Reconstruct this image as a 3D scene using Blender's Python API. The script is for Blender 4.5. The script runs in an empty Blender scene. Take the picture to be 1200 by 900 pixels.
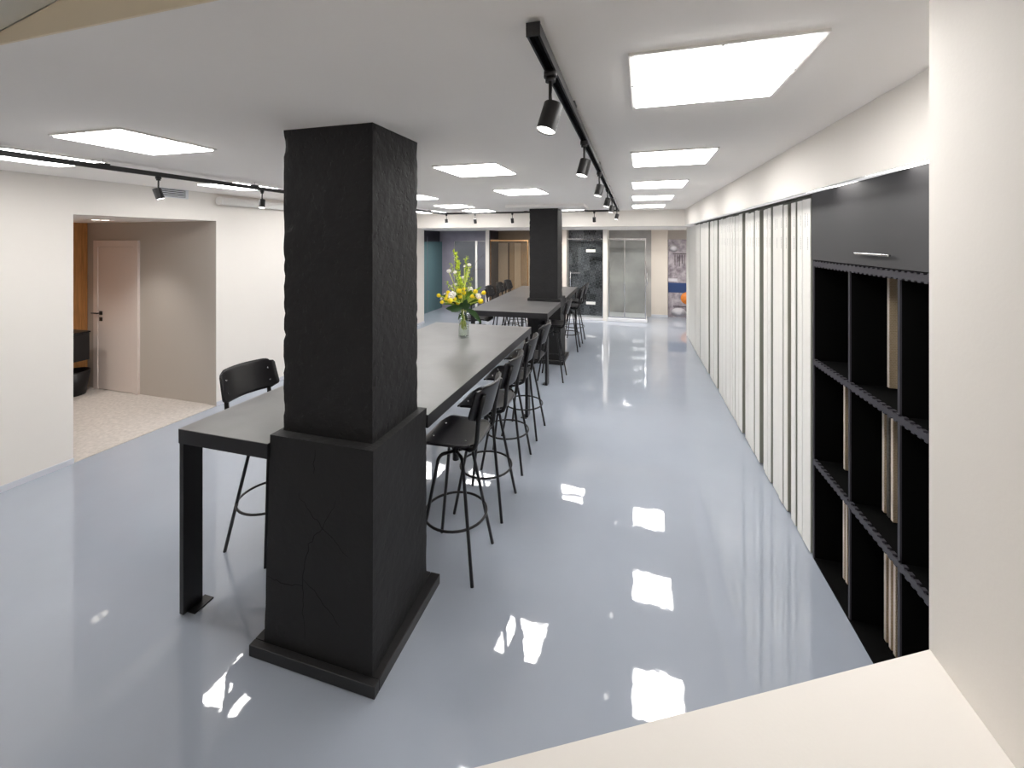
import bpy, bmesh, math, random
from mathutils import Vector, Matrix, noise
random.seed(7)
C = bpy.context.scene.collection
scene = bpy.context.scene
PI = math.pi

# ------------------------------------------------------------------ camera
H = 2.20
F = 490.0
YAW = math.atan(141.0 / F)
cam_d = bpy.data.cameras.new('camera')
cam = bpy.data.objects.new('camera', cam_d)
C.objects.link(cam)
cam.location = (0, 0, H)
cam.rotation_euler = (PI / 2, 0, YAW)
cam_d.sensor_fit = 'HORIZONTAL'
cam_d.sensor_width = 36.0
cam_d.lens = F / 1200.0 * 36.0
cam_d.shift_y = -(450.0 - 281.0) / 1200.0
cam_d.clip_start = 0.02
scene.camera = cam

# ------------------------------------------------------------------ world / exposure
w = bpy.data.worlds.new('world')
scene.world = w
w.use_nodes = True
w.node_tree.nodes['Background'].inputs[0].default_value = (0.5, 0.5, 0.5, 1)
w.node_tree.nodes['Background'].inputs[1].default_value = 0.05
scene.view_settings.view_transform = 'Standard'
scene.view_settings.look = 'None'
scene.view_settings.gamma = 1.0
scene.view_settings.exposure = 0.32
try:
    scene.cycles.max_bounces = 16
    scene.cycles.diffuse_bounces = 12
except AttributeError:
    pass
PANEL = 15.5          # radiance of the ceiling light panels
DOWN = 95.0          # watts of the small recessed lamps in the alcove soffit

# ------------------------------------------------------------------ materials
def s2l(c):
    return tuple(((v / 255.0) / 12.92 if v / 255.0 <= 0.04045 else ((v / 255.0 + 0.055) / 1.055) ** 2.4) for v in c)

def mat(name, rgb, rough=0.6, metal=0.0, bump=0.0, bscale=40.0, var=0.0, vscale=6.0, ior=1.45, spec=0.5, detail=4.0, stretch=None):
    m = bpy.data.materials.new(name)
    m.use_nodes = True
    nt = m.node_tree
    b = nt.nodes['Principled BSDF']
    col = s2l(rgb)
    b.inputs['Base Color'].default_value = (*col, 1)
    b.inputs['Roughness'].default_value = rough
    b.inputs['Metallic'].default_value = metal
    b.inputs['IOR'].default_value = ior
    b.inputs['Specular IOR Level'].default_value = spec
    if bump or var:
        tc = nt.nodes.new('ShaderNodeTexCoord')
        mp = nt.nodes.new('ShaderNodeMapping')
        nt.links.new(tc.outputs['Object'], mp.inputs[0])
        if stretch:
            mp.inputs['Scale'].default_value = stretch
    if var:
        n = nt.nodes.new('ShaderNodeTexNoise')
        n.inputs['Scale'].default_value = vscale
        n.inputs['Detail'].default_value = detail
        nt.links.new(mp.outputs[0], n.inputs['Vector'])
        r = nt.nodes.new('ShaderNodeMapRange')
        r.inputs[1].default_value = 0.3
        r.inputs[2].default_value = 0.7
        r.inputs[3].default_value = 1 - var
        r.inputs[4].default_value = 1 + var
        nt.links.new(n.outputs[0], r.inputs[0])
        mx = nt.nodes.new('ShaderNodeVectorMath')
        mx.operation = 'SCALE'
        mx.inputs[0].default_value = col
        nt.links.new(r.outputs[0], mx.inputs['Scale'])
        nt.links.new(mx.outputs[0], b.inputs['Base Color'])
    if bump:
        n2 = nt.nodes.new('ShaderNodeTexNoise')
        n2.inputs['Scale'].default_value = bscale
        n2.inputs['Detail'].default_value = 5
        nt.links.new(mp.outputs[0], n2.inputs['Vector'])
        bp = nt.nodes.new('ShaderNodeBump')
        bp.inputs['Strength'].default_value = bump
        bp.inputs['Distance'].default_value = 0.01
        nt.links.new(n2.outputs[0], bp.inputs['Height'])
        nt.links.new(bp.outputs[0], b.inputs['Normal'])
    return m

def emit(name, rgb, strength):
    m = bpy.data.materials.new(name)
    m.use_nodes = True
    nt = m.node_tree
    nt.nodes.clear()
    e = nt.nodes.new('ShaderNodeEmission')
    e.inputs[0].default_value = (*s2l(rgb), 1)
    e.inputs[1].default_value = strength
    o = nt.nodes.new('ShaderNodeOutputMaterial')
    nt.links.new(e.outputs[0], o.inputs[0])
    return m

def panel_mat():
    # backlit diffuser over four tubes: the glow is a little stronger over each tube
    m = emit('light_diffuser', (255, 253, 250), PANEL)
    nt = m.node_tree
    e = [n for n in nt.nodes if n.type == 'EMISSION'][0]
    tc = nt.nodes.new('ShaderNodeTexCoord')
    sp = nt.nodes.new('ShaderNodeSeparateXYZ')
    nt.links.new(tc.outputs['Object'], sp.inputs[0])
    mu = nt.nodes.new('ShaderNodeMath'); mu.operation = 'MULTIPLY'; mu.inputs[1].default_value = 2 * PI / 0.14
    nt.links.new(sp.outputs['Y'], mu.inputs[0])
    co = nt.nodes.new('ShaderNodeMath'); co.operation = 'COSINE'
    nt.links.new(mu.outputs[0], co.inputs[0])
    mr = nt.nodes.new('ShaderNodeMapRange')
    mr.inputs[1].default_value = -1; mr.inputs[2].default_value = 1
    mr.inputs[3].default_value = PANEL * 0.72; mr.inputs[4].default_value = PANEL * 1.28
    nt.links.new(co.outputs[0], mr.inputs[0])
    nt.links.new(mr.outputs[0], e.inputs[1])
    return m

def glass(name, tint, refl_rough=0.0, ior=1.45, solid=0.0, solid_col=(90, 120, 125)):
    # thin architectural glass: tinted see-through plus fresnel reflection
    m = bpy.data.materials.new(name)
    m.use_nodes = True
    nt = m.node_tree
    nt.nodes.clear()
    o = nt.nodes.new('ShaderNodeOutputMaterial')
    t = nt.nodes.new('ShaderNodeBsdfTransparent'); t.inputs[0].default_value = (*tint, 1)
    g = nt.nodes.new('ShaderNodeBsdfGlossy'); g.inputs['Roughness'].default_value = refl_rough
    lw = nt.nodes.new('ShaderNodeLayerWeight'); lw.inputs['Blend'].default_value = 0.5
    pw = nt.nodes.new('ShaderNodeMath'); pw.operation = 'POWER'; pw.inputs[1].default_value = 5.0
    nt.links.new(lw.outputs['Facing'], pw.inputs[0])
    f0 = ((ior - 1) / (ior + 1)) ** 2
    fr = nt.nodes.new('ShaderNodeMath'); fr.operation = 'MULTIPLY_ADD'; fr.inputs[1].default_value = 1 - f0; fr.inputs[2].default_value = f0
    nt.links.new(pw.outputs[0], fr.inputs[0])
    mx = nt.nodes.new('ShaderNodeMixShader')
    nt.links.new(fr.outputs[0], mx.inputs[0])
    nt.links.new(t.outputs[0], mx.inputs[1])
    nt.links.new(g.outputs[0], mx.inputs[2])
    last = mx
    if solid:
        d = nt.nodes.new('ShaderNodeBsdfDiffuse'); d.inputs[0].default_value = (*s2l(solid_col), 1)
        m2 = nt.nodes.new('ShaderNodeMixShader'); m2.inputs[0].default_value = solid
        nt.links.new(mx.outputs[0], m2.inputs[1]); nt.links.new(d.outputs[0], m2.inputs[2])
        last = m2
    nt.links.new(last.outputs[0], o.inputs[0])
    return m

def floor_mat():
    m = mat('grey_epoxy', (163, 170, 182), rough=0.03, ior=1.75, var=0.035, vscale=1.3)
    nt = m.node_tree
    b = nt.nodes['Principled BSDF']
    tc = nt.nodes.new('ShaderNodeTexCoord')
    n = nt.nodes.new('ShaderNodeTexNoise')
    n.inputs['Scale'].default_value = 5.0
    n.inputs['Detail'].default_value = 3.0
    nt.links.new(tc.outputs['Object'], n.inputs['Vector'])
    bp = nt.nodes.new('ShaderNodeBump')
    bp.inputs['Strength'].default_value = 0.035
    bp.inputs['Distance'].default_value = 0.02
    nt.links.new(n.outputs[0], bp.inputs['Height'])
    nt.links.new(bp.outputs[0], b.inputs['Normal'])
    return m

def wood_mat(name, rgb, var=0.18):
    return mat(name, rgb, rough=0.5, var=var, vscale=5.0, stretch=(14, 14, 0.8), detail=6)

def pattern_tile_mat():
    # dark cement tiles, each with its own printed rosette
    m = mat('patterned_tile', (40, 42, 48), rough=0.35)
    nt = m.node_tree
    b = nt.nodes['Principled BSDF']
    N = nt.nodes.new; L = nt.links.new
    tc = N('ShaderNodeTexCoord')
    sc = N('ShaderNodeVectorMath'); sc.operation = 'SCALE'; sc.inputs['Scale'].default_value = 1 / 0.166
    L(tc.outputs['Object'], sc.inputs[0])
    fl = N('ShaderNodeVectorMath'); fl.operation = 'FLOOR'
    L(sc.outputs[0], fl.inputs[0])
    fr = N('ShaderNodeVectorMath'); fr.operation = 'FRACTION'
    L(sc.outputs[0], fr.inputs[0])
    wn = N('ShaderNodeTexWhiteNoise'); wn.noise_dimensions = '3D'
    L(fl.outputs[0], wn.inputs['Vector'])
    su = N('ShaderNodeVectorMath'); su.operation = 'SUBTRACT'; su.inputs[1].default_value = (0.5, 0.5, 0.5)
    L(fr.outputs[0], su.inputs[0])
    se = N('ShaderNodeSeparateXYZ'); L(su.outputs[0], se.inputs[0])
    cb = N('ShaderNodeCombineXYZ'); L(se.outputs['X'], cb.inputs['X']); L(se.outputs['Z'], cb.inputs['Y'])
    ln = N('ShaderNodeVectorMath'); ln.operation = 'LENGTH'; L(cb.outputs[0], ln.inputs[0])
    ab = N('ShaderNodeMath'); ab.operation = 'ARCTAN2'; L(se.outputs['X'], ab.inputs[0]); L(se.outputs['Z'], ab.inputs[1])
    m8 = N('ShaderNodeMath'); m8.operation = 'MULTIPLY'; m8.inputs[1].default_value = 4; L(ab.outputs[0], m8.inputs[0])
    sn = N('ShaderNodeMath'); sn.operation = 'SINE'; L(m8.outputs[0], sn.inputs[0])
    mr = N('ShaderNodeMath'); mr.operation = 'MULTIPLY'; L(ln.outputs['Value'], mr.inputs[0])
    fq = N('ShaderNodeMapRange'); fq.inputs[3].default_value = 9; fq.inputs[4].default_value = 20; L(wn.outputs['Value'], fq.inputs[0])
    L(fq.outputs[0], mr.inputs[1])
    s2 = N('ShaderNodeMath'); s2.operation = 'SINE'; L(mr.outputs[0], s2.inputs[0])
    mm = N('ShaderNodeMath'); mm.operation = 'MULTIPLY'; L(sn.outputs[0], mm.inputs[0]); L(s2.outputs[0], mm.inputs[1])
    th = N('ShaderNodeMapRange'); th.inputs[1].default_value = -0.15; th.inputs[2].default_value = 0.25; L(mm.outputs[0], th.inputs[0])
    ca = N('ShaderNodeMix'); ca.data_type = 'RGBA'
    ca.inputs['A'].default_value = (*s2l((24, 24, 27)), 1); ca.inputs['B'].default_value = (*s2l((112, 113, 118)), 1)
    sepc = N('ShaderNodeSeparateColor'); L(wn.outputs['Color'], sepc.inputs[0])
    cb2 = N('ShaderNodeMix'); cb2.data_type = 'RGBA'
    cb2.inputs['A'].default_value = (*s2l((22, 22, 25)), 1); cb2.inputs['B'].default_value = (*s2l((118, 119, 124)), 1)
    L(sepc.outputs[1], cb2.inputs['Factor'])
    L(th.outputs[0], ca.inputs['Factor'])
    fin = N('ShaderNodeMix'); fin.data_type = 'RGBA'; fin.inputs['Factor'].default_value = 0.5
    L(ca.outputs['Result'], fin.inputs['A']); L(cb2.outputs['Result'], fin.inputs['B'])
    L(fin.outputs['Result'], b.inputs['Base Color'])
    return m

def print_mat():
    m = mat('printed_poster', (165, 158, 165), rough=0.4)
    nt = m.node_tree; b = nt.nodes['Principled BSDF']; N = nt.nodes.new; L = nt.links.new
    tc = N('ShaderNodeTexCoord'); n = N('ShaderNodeTexNoise'); n.inputs['Scale'].default_value = 5.5; n.inputs['Detail'].default_value = 7; n.inputs['Roughness'].default_value = 0.65
    L(tc.outputs['Object'], n.inputs['Vector'])
    cr = N('ShaderNodeValToRGB')
    cr.color_ramp.elements[0].position = 0.34; cr.color_ramp.elements[0].color = (*s2l((105, 96, 106)), 1)
    cr.color_ramp.elements[1].position = 0.62; cr.color_ramp.elements[1].color = (*s2l((182, 174, 180)), 1)
    L(n.outputs[0], cr.inputs[0]); L(cr.outputs[0], b.inputs['Base Color'])
    return m

def tile_edge_mat():
    # beige tile samples with a woven lighter lattice
    m = mat('beige_tile', (190, 170, 140), rough=0.5)
    nt = m.node_tree; b = nt.nodes['Principled BSDF']; N = nt.nodes.new; L = nt.links.new
    tc = N('ShaderNodeTexCoord'); mp = N('ShaderNodeMapping'); mp.inputs['Rotation'].default_value = (0.78, 0, 0)
    L(tc.outputs['Object'], mp.inputs[0])
    ck = N('ShaderNodeTexBrick'); ck.inputs['Scale'].default_value = 40
    L(mp.outputs[0], ck.inputs['Vector'])
    ck.inputs['Color1'].default_value = (*s2l((196, 174, 142)), 1); ck.inputs['Color2'].default_value = (*s2l((186, 164, 132)), 1)
    ck.inputs['Mortar'].default_value = (*s2l((214, 200, 178)), 1)
    L(ck.outputs[0], b.inputs['Base Color'])
    return m

def add_pits(m, scale=26.0, strength=0.9):
    # cast-plaster pits: a sharp-edged noise mask pressed in over the fine bump
    nt = m.node_tree; b = nt.nodes['Principled BSDF']
    old = b.inputs['Normal'].links[0].from_node
    mp = [n for n in nt.nodes if n.type == 'MAPPING'][0]
    n = nt.nodes.new('ShaderNodeTexNoise'); n.inputs['Scale'].default_value = scale; n.inputs['Detail'].default_value = 3
    nt.links.new(mp.outputs[0], n.inputs['Vector'])
    r = nt.nodes.new('ShaderNodeMapRange'); r.inputs[1].default_value = 0.60; r.inputs[2].default_value = 0.68; r.inputs[3].default_value = 1.0; r.inputs[4].default_value = 0.0
    nt.links.new(n.outputs[0], r.inputs[0])
    bp = nt.nodes.new('ShaderNodeBump'); bp.inputs['Strength'].default_value = strength; bp.inputs['Distance'].default_value = 0.012
    nt.links.new(r.outputs[0], bp.inputs['Height']); nt.links.new(old.outputs[0], bp.inputs['Normal']); nt.links.new(bp.outputs[0], b.inputs['Normal'])

M = {
    'wall': mat('cream_paint', (232, 227, 221), rough=0.75, bump=0.03, bscale=120, var=0.008, vscale=2),
    'ceiling': mat('ceiling_paint', (250, 246, 242), rough=0.8, var=0.008, vscale=1.5),
    'fascia': mat('beige_paint', (240, 226, 202), rough=0.85),
    'stairside': mat('grey_paint', (214, 212, 203), rough=0.85),
    'niche': mat('taupe_wallpaper', (190, 183, 175), rough=0.8, bump=0.06, bscale=180, stretch=(1, 1, 0.15)),
    'floor': floor_mat(),
    'carpet': mat('beige_carpet', (200, 193, 187), rough=0.95, bump=0.8, bscale=170, var=0.12, vscale=28),
    'baseboard': mat('baseboard_grey', (206, 208, 216), rough=0.35),
    'white': mat('white_paint', (232, 230, 226), rough=0.5),
    'gloss_white': mat('gloss_white', (226, 226, 230), rough=0.12),
    'board': mat('white_laminate', (240, 238, 232), rough=0.4, var=0.012, vscale=3, stretch=(30, 30, 0.4)),
    'recess': mat('recess_grey', (112, 114, 106), rough=0.6),
    'print': mat('grey_print', (150, 150, 150), rough=0.6),
    'pillar': mat('black_plaster', (29, 28, 29), rough=0.62, bump=0.35, bscale=22, var=0.12, vscale=5),
    'pillar_upper': mat('black_rough_plaster', (29, 28, 30), rough=0.62, bump=0.8, bscale=18, var=0.16, vscale=7),
    'skirt': mat('black_skirting', (36, 35, 36), rough=0.4),
    'crack': mat('crack_black', (16, 16, 16), rough=0.9),
    'table_top': mat('grey_concrete_laminate', (110, 109, 109), rough=0.36, var=0.14, vscale=2.6, bump=0.03, bscale=30, detail=7),
    'table_edge': mat('black_edge', (33, 32, 35), rough=0.42),
    'black_metal': mat('black_metal', (26, 25, 27), rough=0.35),
    'black_ply': mat('black_stained_plywood', (25, 23, 26), rough=0.34, var=0.12, vscale=4, stretch=(6, 6, 1), ior=1.5),
    'steel': mat('bright_steel', (205, 205, 208), rough=0.22, metal=1.0),
    'chrome': mat('chrome', (226, 226, 230), rough=0.12, metal=1.0),
    'bronze': mat('rose_bronze', (196, 158, 118), rough=0.25, metal=1.0),
    'track': mat('track_black', (34, 33, 34), rough=0.45),
    'lamp_black': mat('lamp_black', (40, 39, 40), rough=0.45),
    'cab_black': mat('cabinet_black', (60, 59, 61), rough=0.6, bump=0.02, bscale=200),
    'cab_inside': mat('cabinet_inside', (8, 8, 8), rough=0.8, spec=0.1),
    'cab_edge': mat('cabinet_edge', (54, 52, 59), rough=0.5),
    'beige_tile': tile_edge_mat(),
    'vent': mat('vent_white', (214, 216, 220), rough=0.4),
    'dark': mat('vent_dark', (70, 70, 72), rough=0.8),
    'door': mat('pinkish_white_door', (228, 217, 211), rough=0.45),
    'oak': wood_mat('orange_oak', (196, 140, 84)),
    'tile_purple': mat('purple_grey_tile', (158, 153, 168), rough=0.4, var=0.10, vscale=2.5, detail=7),
    'tile_dark': mat('charcoal_tile', (52, 51, 58), rough=0.4, var=0.1, vscale=3),
    'tile_brown': mat('brown_wall', (124, 108, 90), rough=0.5, var=0.06, vscale=3),
    'plank_a': wood_mat('plank_greige', (172, 158, 140), 0.1),
    'plank_b': wood_mat('plank_brown', (150, 131, 106), 0.12),
    'plank_c': wood_mat('plank_pale', (184, 170, 150), 0.1),
    'plank_d': wood_mat('plank_dark', (84, 70, 56), 0.1),  # narrow dark line between the wooden planks
    'pattern': pattern_tile_mat(),
    'concrete_tile': mat('concrete_tile', (162, 159, 157), rough=0.45, var=0.24, vscale=1.6, detail=8),
    'slat': mat('cream_slats', (222, 212, 202), rough=0.6),
    'poster': print_mat(),
    'navy': mat('navy_print', (44, 66, 112), rough=0.4),
    'orange': mat('orange_print', (226, 132, 52), rough=0.4, var=0.12, vscale=20),
    'pale_print': mat('pale_print', (206, 202, 208), rough=0.4, var=0.05, vscale=12),
    'dark_print': mat('dark_print', (58, 48, 50), rough=0.5),
    'glass': glass('clear_glass', (0.93, 0.95, 0.95)),
    'glass_teal': glass('teal_glass', (0.50, 0.68, 0.70), solid=0.45, solid_col=(128, 160, 166)),
    'glass_smoke': glass('smoked_glass', (0.80, 0.83, 0.82), solid=0.06, solid_col=(120, 125, 125)),
    'glass_bronze': glass('bronze_glass', (0.90, 0.87, 0.83)),
    'vase': glass('vase_glass', (0.95, 0.97, 0.96), ior=1.5),
    'water': glass('vase_water', (0.95, 0.97, 0.93), ior=1.33),
    'leaf': mat('dark_green_leaf', (44, 74, 34), rough=0.4, var=0.2, vscale=20),
    'leaf_mid': mat('green_leaf', (112, 150, 52), rough=0.45, var=0.2, vscale=25),
    'lime': mat('lime_leaf', (196, 214, 50), rough=0.5, var=0.15, vscale=30),
    'stem': mat('pale_green_stem', (206, 214, 112), rough=0.45),
    'twig': mat('brown_twig', (112, 84, 72), rough=0.7),
    'yellow': mat('yellow_petal', (255, 230, 48), rough=0.45, var=0.08, vscale=30),
    'petal': mat('white_petal', (244, 240, 236), rough=0.55),
    'diffuser': panel_mat(),
    'lens': emit('lamp_lens', (255, 252, 246), 4.0),
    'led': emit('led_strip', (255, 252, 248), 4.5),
    'soffit_glow': emit('soffit_strip_glow', (250, 248, 250), 0.62),
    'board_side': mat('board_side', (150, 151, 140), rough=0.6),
    'opal': emit('added_lamp_opal', (255, 251, 245), 9.0),
    'grey_tile': mat('grey_tile_sample', (92, 88, 84), rough=0.5, var=0.3, vscale=90),
    'dl': emit('downlight_lens', (255, 246, 232), 2.6),
}

add_pits(M['pillar_upper'], 24.0, 0.28)
add_pits(M['pillar'], 17.0, 0.12)

# ------------------------------------------------------------------ mesh helpers
class MB:
    """collects shapes and links them as ONE mesh object"""
    def __init__(s):
        s.bm = bmesh.new(); s.mats = []
    def mi(s, m):
        if m not in s.mats: s.mats.append(m)
        return s.mats.index(m)
    def box(s, x0, x1, y0, y1, z0, z1, m, bevel=0.0, top=None):
        i = s.mi(m)
        r = bmesh.ops.create_cube(s.bm, size=1.0)
        vs = r['verts']
        for v in vs:
            v.co = Vector(((x0 + x1) / 2 + v.co.x * (x1 - x0), (y0 + y1) / 2 + v.co.y * (y1 - y0), (z0 + z1) / 2 + v.co.z * (z1 - z0)))
        fs = list({f for v in vs for f in v.link_faces})
        for f in fs: f.material_index = i
        if top is not None:
            t = s.mi(top)
            for f in fs:
                if f.normal.z > 0.9 or (f.calc_center_median().z > max(z0, z1) - 1e-6): f.material_index = t
        if bevel:
            es = list({e for v in vs for e in v.link_edges})
            bmesh.ops.bevel(s.bm, geom=es, offset=bevel, segments=2, affect='EDGES', profile=0.5)
        return s
    def prism(s, pts, z0, z1, m, top=None):
        i = s.mi(m)
        lo = [s.bm.verts.new((p[0], p[1], z0)) for p in pts]
        hi = [s.bm.verts.new((p[0], p[1], z1)) for p in pts]
        n = len(pts)
        fs = [s.bm.faces.new(list(reversed(lo))), s.bm.faces.new(hi)]
        for k in range(n):
            fs.append(s.bm.faces.new((lo[k], lo[(k + 1) % n], hi[(k + 1) % n], hi[k])))
        for f in fs: f.material_index = i
        if top is not None: fs[1].material_index = s.mi(top)
        return s
    def tube(s, pts, r, m, seg=10, closed=False, r2=None, caps=True):
        i = s.mi(m)
        pts = [Vector(p) for p in pts]; n = len(pts); rings = []
        up = Vector((0, 0, 1)); prev = None
        for k, p in enumerate(pts):
            a = pts[(k - 1) % n] if (closed or k > 0) else p
            b = pts[(k + 1) % n] if (closed or k < n - 1) else p
            t = (b - a).normalized()
            if prev is None:
                ref = up if abs(t.z) < 0.9 else Vector((1, 0, 0))
                u = t.cross(ref).normalized()
            else:
                u = (prev - t * prev.dot(t)).normalized()
            prev = u; v = t.cross(u)
            rr = r if r2 is None else r + (r2 - r) * k / max(1, n - 1)
            rings.append([s.bm.verts.new(p + (u * math.cos(q) + v * math.sin(q)) * rr) for q in [2 * PI * j / seg for j in range(seg)]])
        for k in range(n if closed else n - 1):
            A = rings[k]; B = rings[(k + 1) % n]
            for j in range(seg):
                f = s.bm.faces.new((A[j], A[(j + 1) % seg], B[(j + 1) % seg], B[j])); f.material_index = i; f.smooth = True
        if not closed and caps:
            f = s.bm.faces.new(list(reversed(rings[0]))); f.material_index = i
            f = s.bm.faces.new(rings[-1]); f.material_index = i
        return s
    def cyl(s, a, b, r, m, seg=20, r2=None):
        return s.tube([a, b], r, m, seg=seg, r2=r2)
    def lathe(s, prof, m, seg=24, center=(0, 0, 0)):
        i = s.mi(m); c = Vector(center); rings = []
        for (r, z) in prof:
            if r < 1e-6: rings.append([s.bm.verts.new(c + Vector((0, 0, z)))])
            else: rings.append([s.bm.verts.new(c + Vector((r * math.cos(2 * PI * j / seg), r * math.sin(2 * PI * j / seg), z))) for j in range(seg)])
        for A, B in zip(rings[:-1], rings[1:]):
            for j in range(seg):
                a = [A[j % len(A)], A[(j + 1) % len(A)]] if len(A) > 1 else [A[0]]
                b = [B[(j + 1) % len(B)], B[j % len(B)]] if len(B) > 1 else [B[0]]
                if len(a) + len(b) >= 3:
                    f = s.bm.faces.new(a + b); f.material_index = i; f.smooth = True
        return s
    def quad(s, a, b, c, d, m):
        i = s.mi(m)
        f = s.bm.faces.new([s.bm.verts.new(p) for p in (a, b, c, d)]); f.material_index = i
        return s
    def build(s, name, parent=None, **tags):
        bmesh.ops.recalc_face_normals(s.bm, faces=s.bm.faces)
        me = bpy.data.meshes.new(name)
        s.bm.to_mesh(me); s.bm.free()
        for m in s.mats: me.materials.append(m)
        o = bpy.data.objects.new(name, me); C.objects.link(o)
        if parent is not None: o.parent = parent
        for k, v in tags.items(): o[k] = v
        return o

def thing(name, label, cat, loc=(0, 0, 0), rz=0.0, group=None):
    o = bpy.data.objects.new(name, None); C.objects.link(o)
    o.location = loc; o.rotation_euler = (0, 0, rz); o.empty_display_size = 0.1
    o['label'] = label; o['category'] = cat
    if group: o['group'] = group
    return o

def tag(o, label, cat, group=None):
    o['label'] = label; o['category'] = cat
    if group: o['group'] = group
    return o

KIDS = {}
def kids(o):
    return [c for c in C.objects if c.parent == o]

def dup(root, loc, rz, label, group=None, name=None):
    r = root.copy(); C.objects.link(r); r.location = loc; r.rotation_euler = (0, 0, rz); r['label'] = label
    if group: r['group'] = group
    if root.name not in KIDS: KIDS[root.name] = [(c, kids(c)) for c in kids(root)]
    for ch, gs in KIDS[root.name]:
        c = ch.copy(); C.objects.link(c); c.parent = r
        for g in gs:
            d = g.copy(); C.objects.link(d); d.parent = c
    return r

def struct(o):
    o['kind'] = 'structure'; return o

def bx(name, x0, x1, y0, y1, z0, z1, m, parent=None, bevel=0.0, top=None):
    return MB().box(x0, x1, y0, y1, z0, z1, m, bevel, top).build(name, parent)

# ------------------------------------------------------------------ the setting
ZC = 2.81          # ceiling height
XL, XR = -5.29, 1.20
YN = 9.0           # header beam in front of the shower alcove
struct(bx('floor', -6.2, 2.4, -1.7, 13.2, -0.12, 0.0, M['floor']))
struct(bx('floor_carpet', -8.0, XL, 2.60, 4.26, -0.12, 0.006, M['carpet']))
# ceiling: main slab, a slightly lower panel near the stair, and a lowered patch round the rear pillar
cl = MB()
cl.box(XL - 0.1, 1.9, 0.783, YN + 0.2, ZC, ZC + 0.12, M['ceiling'])
cl.box(-2.04, 1.01, 0.783, 1.10, 2.785, ZC + 0.05, M['ceiling'])
cl.box(-2.15, -0.78, 7.05, 7.95, 2.765, ZC + 0.05, M['ceiling'])
struct(cl.build('ceiling'))
# stairwell edge: beige fascia, sloping soffit of the flight above and the landing's lid
fs = MB()
i = fs.mi(M['fascia'])
a = [(-5.4, 2.81), (-1.86, 2.81), (0.0, 3.18), (1.9, 3.55), (1.9, 2.784), (-5.4, 2.784)]
lo = [fs.bm.verts.new((x, 0.776, z)) for x, z in a]; hi = [fs.bm.verts.new((x, 0.782, z)) for x, z in a]
fs.bm.faces.new(lo).material_index = i; fs.bm.faces.new(hi).material_index = i
for k in range(6): fs.bm.faces.new((lo[k], lo[(k + 1) % 6], hi[(k + 1) % 6], hi[k])).material_index = i
struct(fs.build('trim_1'))
so = MB(); i = so.mi(M['stairside'])
a = [(-5.4, 2.812), (-1.86, 2.812), (1.9, 3.56), (1.9, 3.65), (-5.4, 3.65)]
lo = [so.bm.verts.new((x, -1.7, z)) for x, z in a]; hi = [so.bm.verts.new((x, 0.775, z)) for x, z in a]
so.bm.faces.new(lo).material_index = i; so.bm.faces.new(hi).material_index = i
for k in range(5): so.bm.faces.new((lo[k], lo[(k + 1) % 5], hi[(k + 1) % 5], hi[k])).material_index = i
struct(so.build('ceiling_stair'))

# left wall with the opening of the niche
wl = MB()
NY0, NY1, NZ = 2.762, 4.235, 2.45
wl.box(XL - 0.12, XL, -1.7, NY0, 0, 3.6, M['wall'])
wl.box(XL - 0.12, XL, NY1, 9.98, 0, ZC + 0.1, M['wall'])
wl.box(XL - 0.12, XL, NY0, NY1, NZ, ZC + 0.1, M['wall'])
struct(wl.build('wall_left'))
bb = MB()
for y0, y1 in ((-1.6, NY0), (NY1, 9.98)):
    bb.box(XL, XL + 0.012, y0, y1, 0, 0.052, M['baseboard'])
struct(bb.build('baseboard_left'))
nw = MB()
nw.box(-8.0, XL - 0.12, NY1 + 0.012, NY1 + 0.15, 0, NZ, M['niche'])
nw.box(XL - 0.12, XL - 0.001, NY1 - 0.004, NY1 + 0.05, 0, NZ, M['niche'])
nw.box(-8.0, XL - 0.12, 2.50, 2.60, 0, NZ, M['niche'])
struct(nw.build('wall_niche'))
struct(bx('ceiling_niche', -8.0, XL - 0.12, 2.50, NY1 + 0.15, NZ, NZ + 0.1, M['ceiling']))
# niche end: vertical oak boards, each its own piece
ow = struct(bx('wall_niche_end', -7.95, -7.83, 2.6, NY1 + 0.012, 0.006, NZ, M['oak']))
y = 2.6; k = 0
while y < NY1:
    y2 = min(y + 0.105, NY1 + 0.01)
    bx('plank', -7.83, -7.805 - 0.004 * (k % 2), y + 0.002, y2 - 0.002, 0.008, NZ - 0.002, M['oak'], ow); y = y2; k += 1

# right: bulkhead over the fitted units, soffit, near pier and the wall behind the units
br = MB()
br.box(1.01, 2.3, 1.205, YN, 2.5315, ZC + 0.1, M['wall'])
br.box(1.82, 2.3, 1.205, 10.45, 0, 2.5315, M['wall'])
br.box(1.01, 1.03, 1.205, 10.36, 2.4935, 2.5315, M['wall'])
br.box(1.01, 2.3, YN, 13.1, 2.5315, ZC + 0.1, M['wall'])
struct(br.build('wall_right'))
sf = MB(); i = sf.mi(M['white'])
pf = [(1.01, 2.489), (1.205, 2.527), (1.82, 2.527), (1.82, 2.531), (1.205, 2.531), (1.01, 2.493)]
lo = [sf.bm.verts.new((x, 1.206, z)) for x, z in pf]; hi = [sf.bm.verts.new((x, 10.36, z)) for x, z in pf]
sf.bm.faces.new(lo).material_index = i; sf.bm.faces.new(hi).material_index = i
for k in range(6): sf.bm.faces.new((lo[k], lo[(k + 1) % 6], hi[(k + 1) % 6], hi[k])).material_index = i
struct(sf.build('trim_2'))
pr = MB()
pr.prism([(0.664, -1.7), (2.3, -1.7), (2.3, 1.204), (0.664, 1.204)], 0, 3.9, M['wall'])
struct(pr.build('wall_near'))
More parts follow.
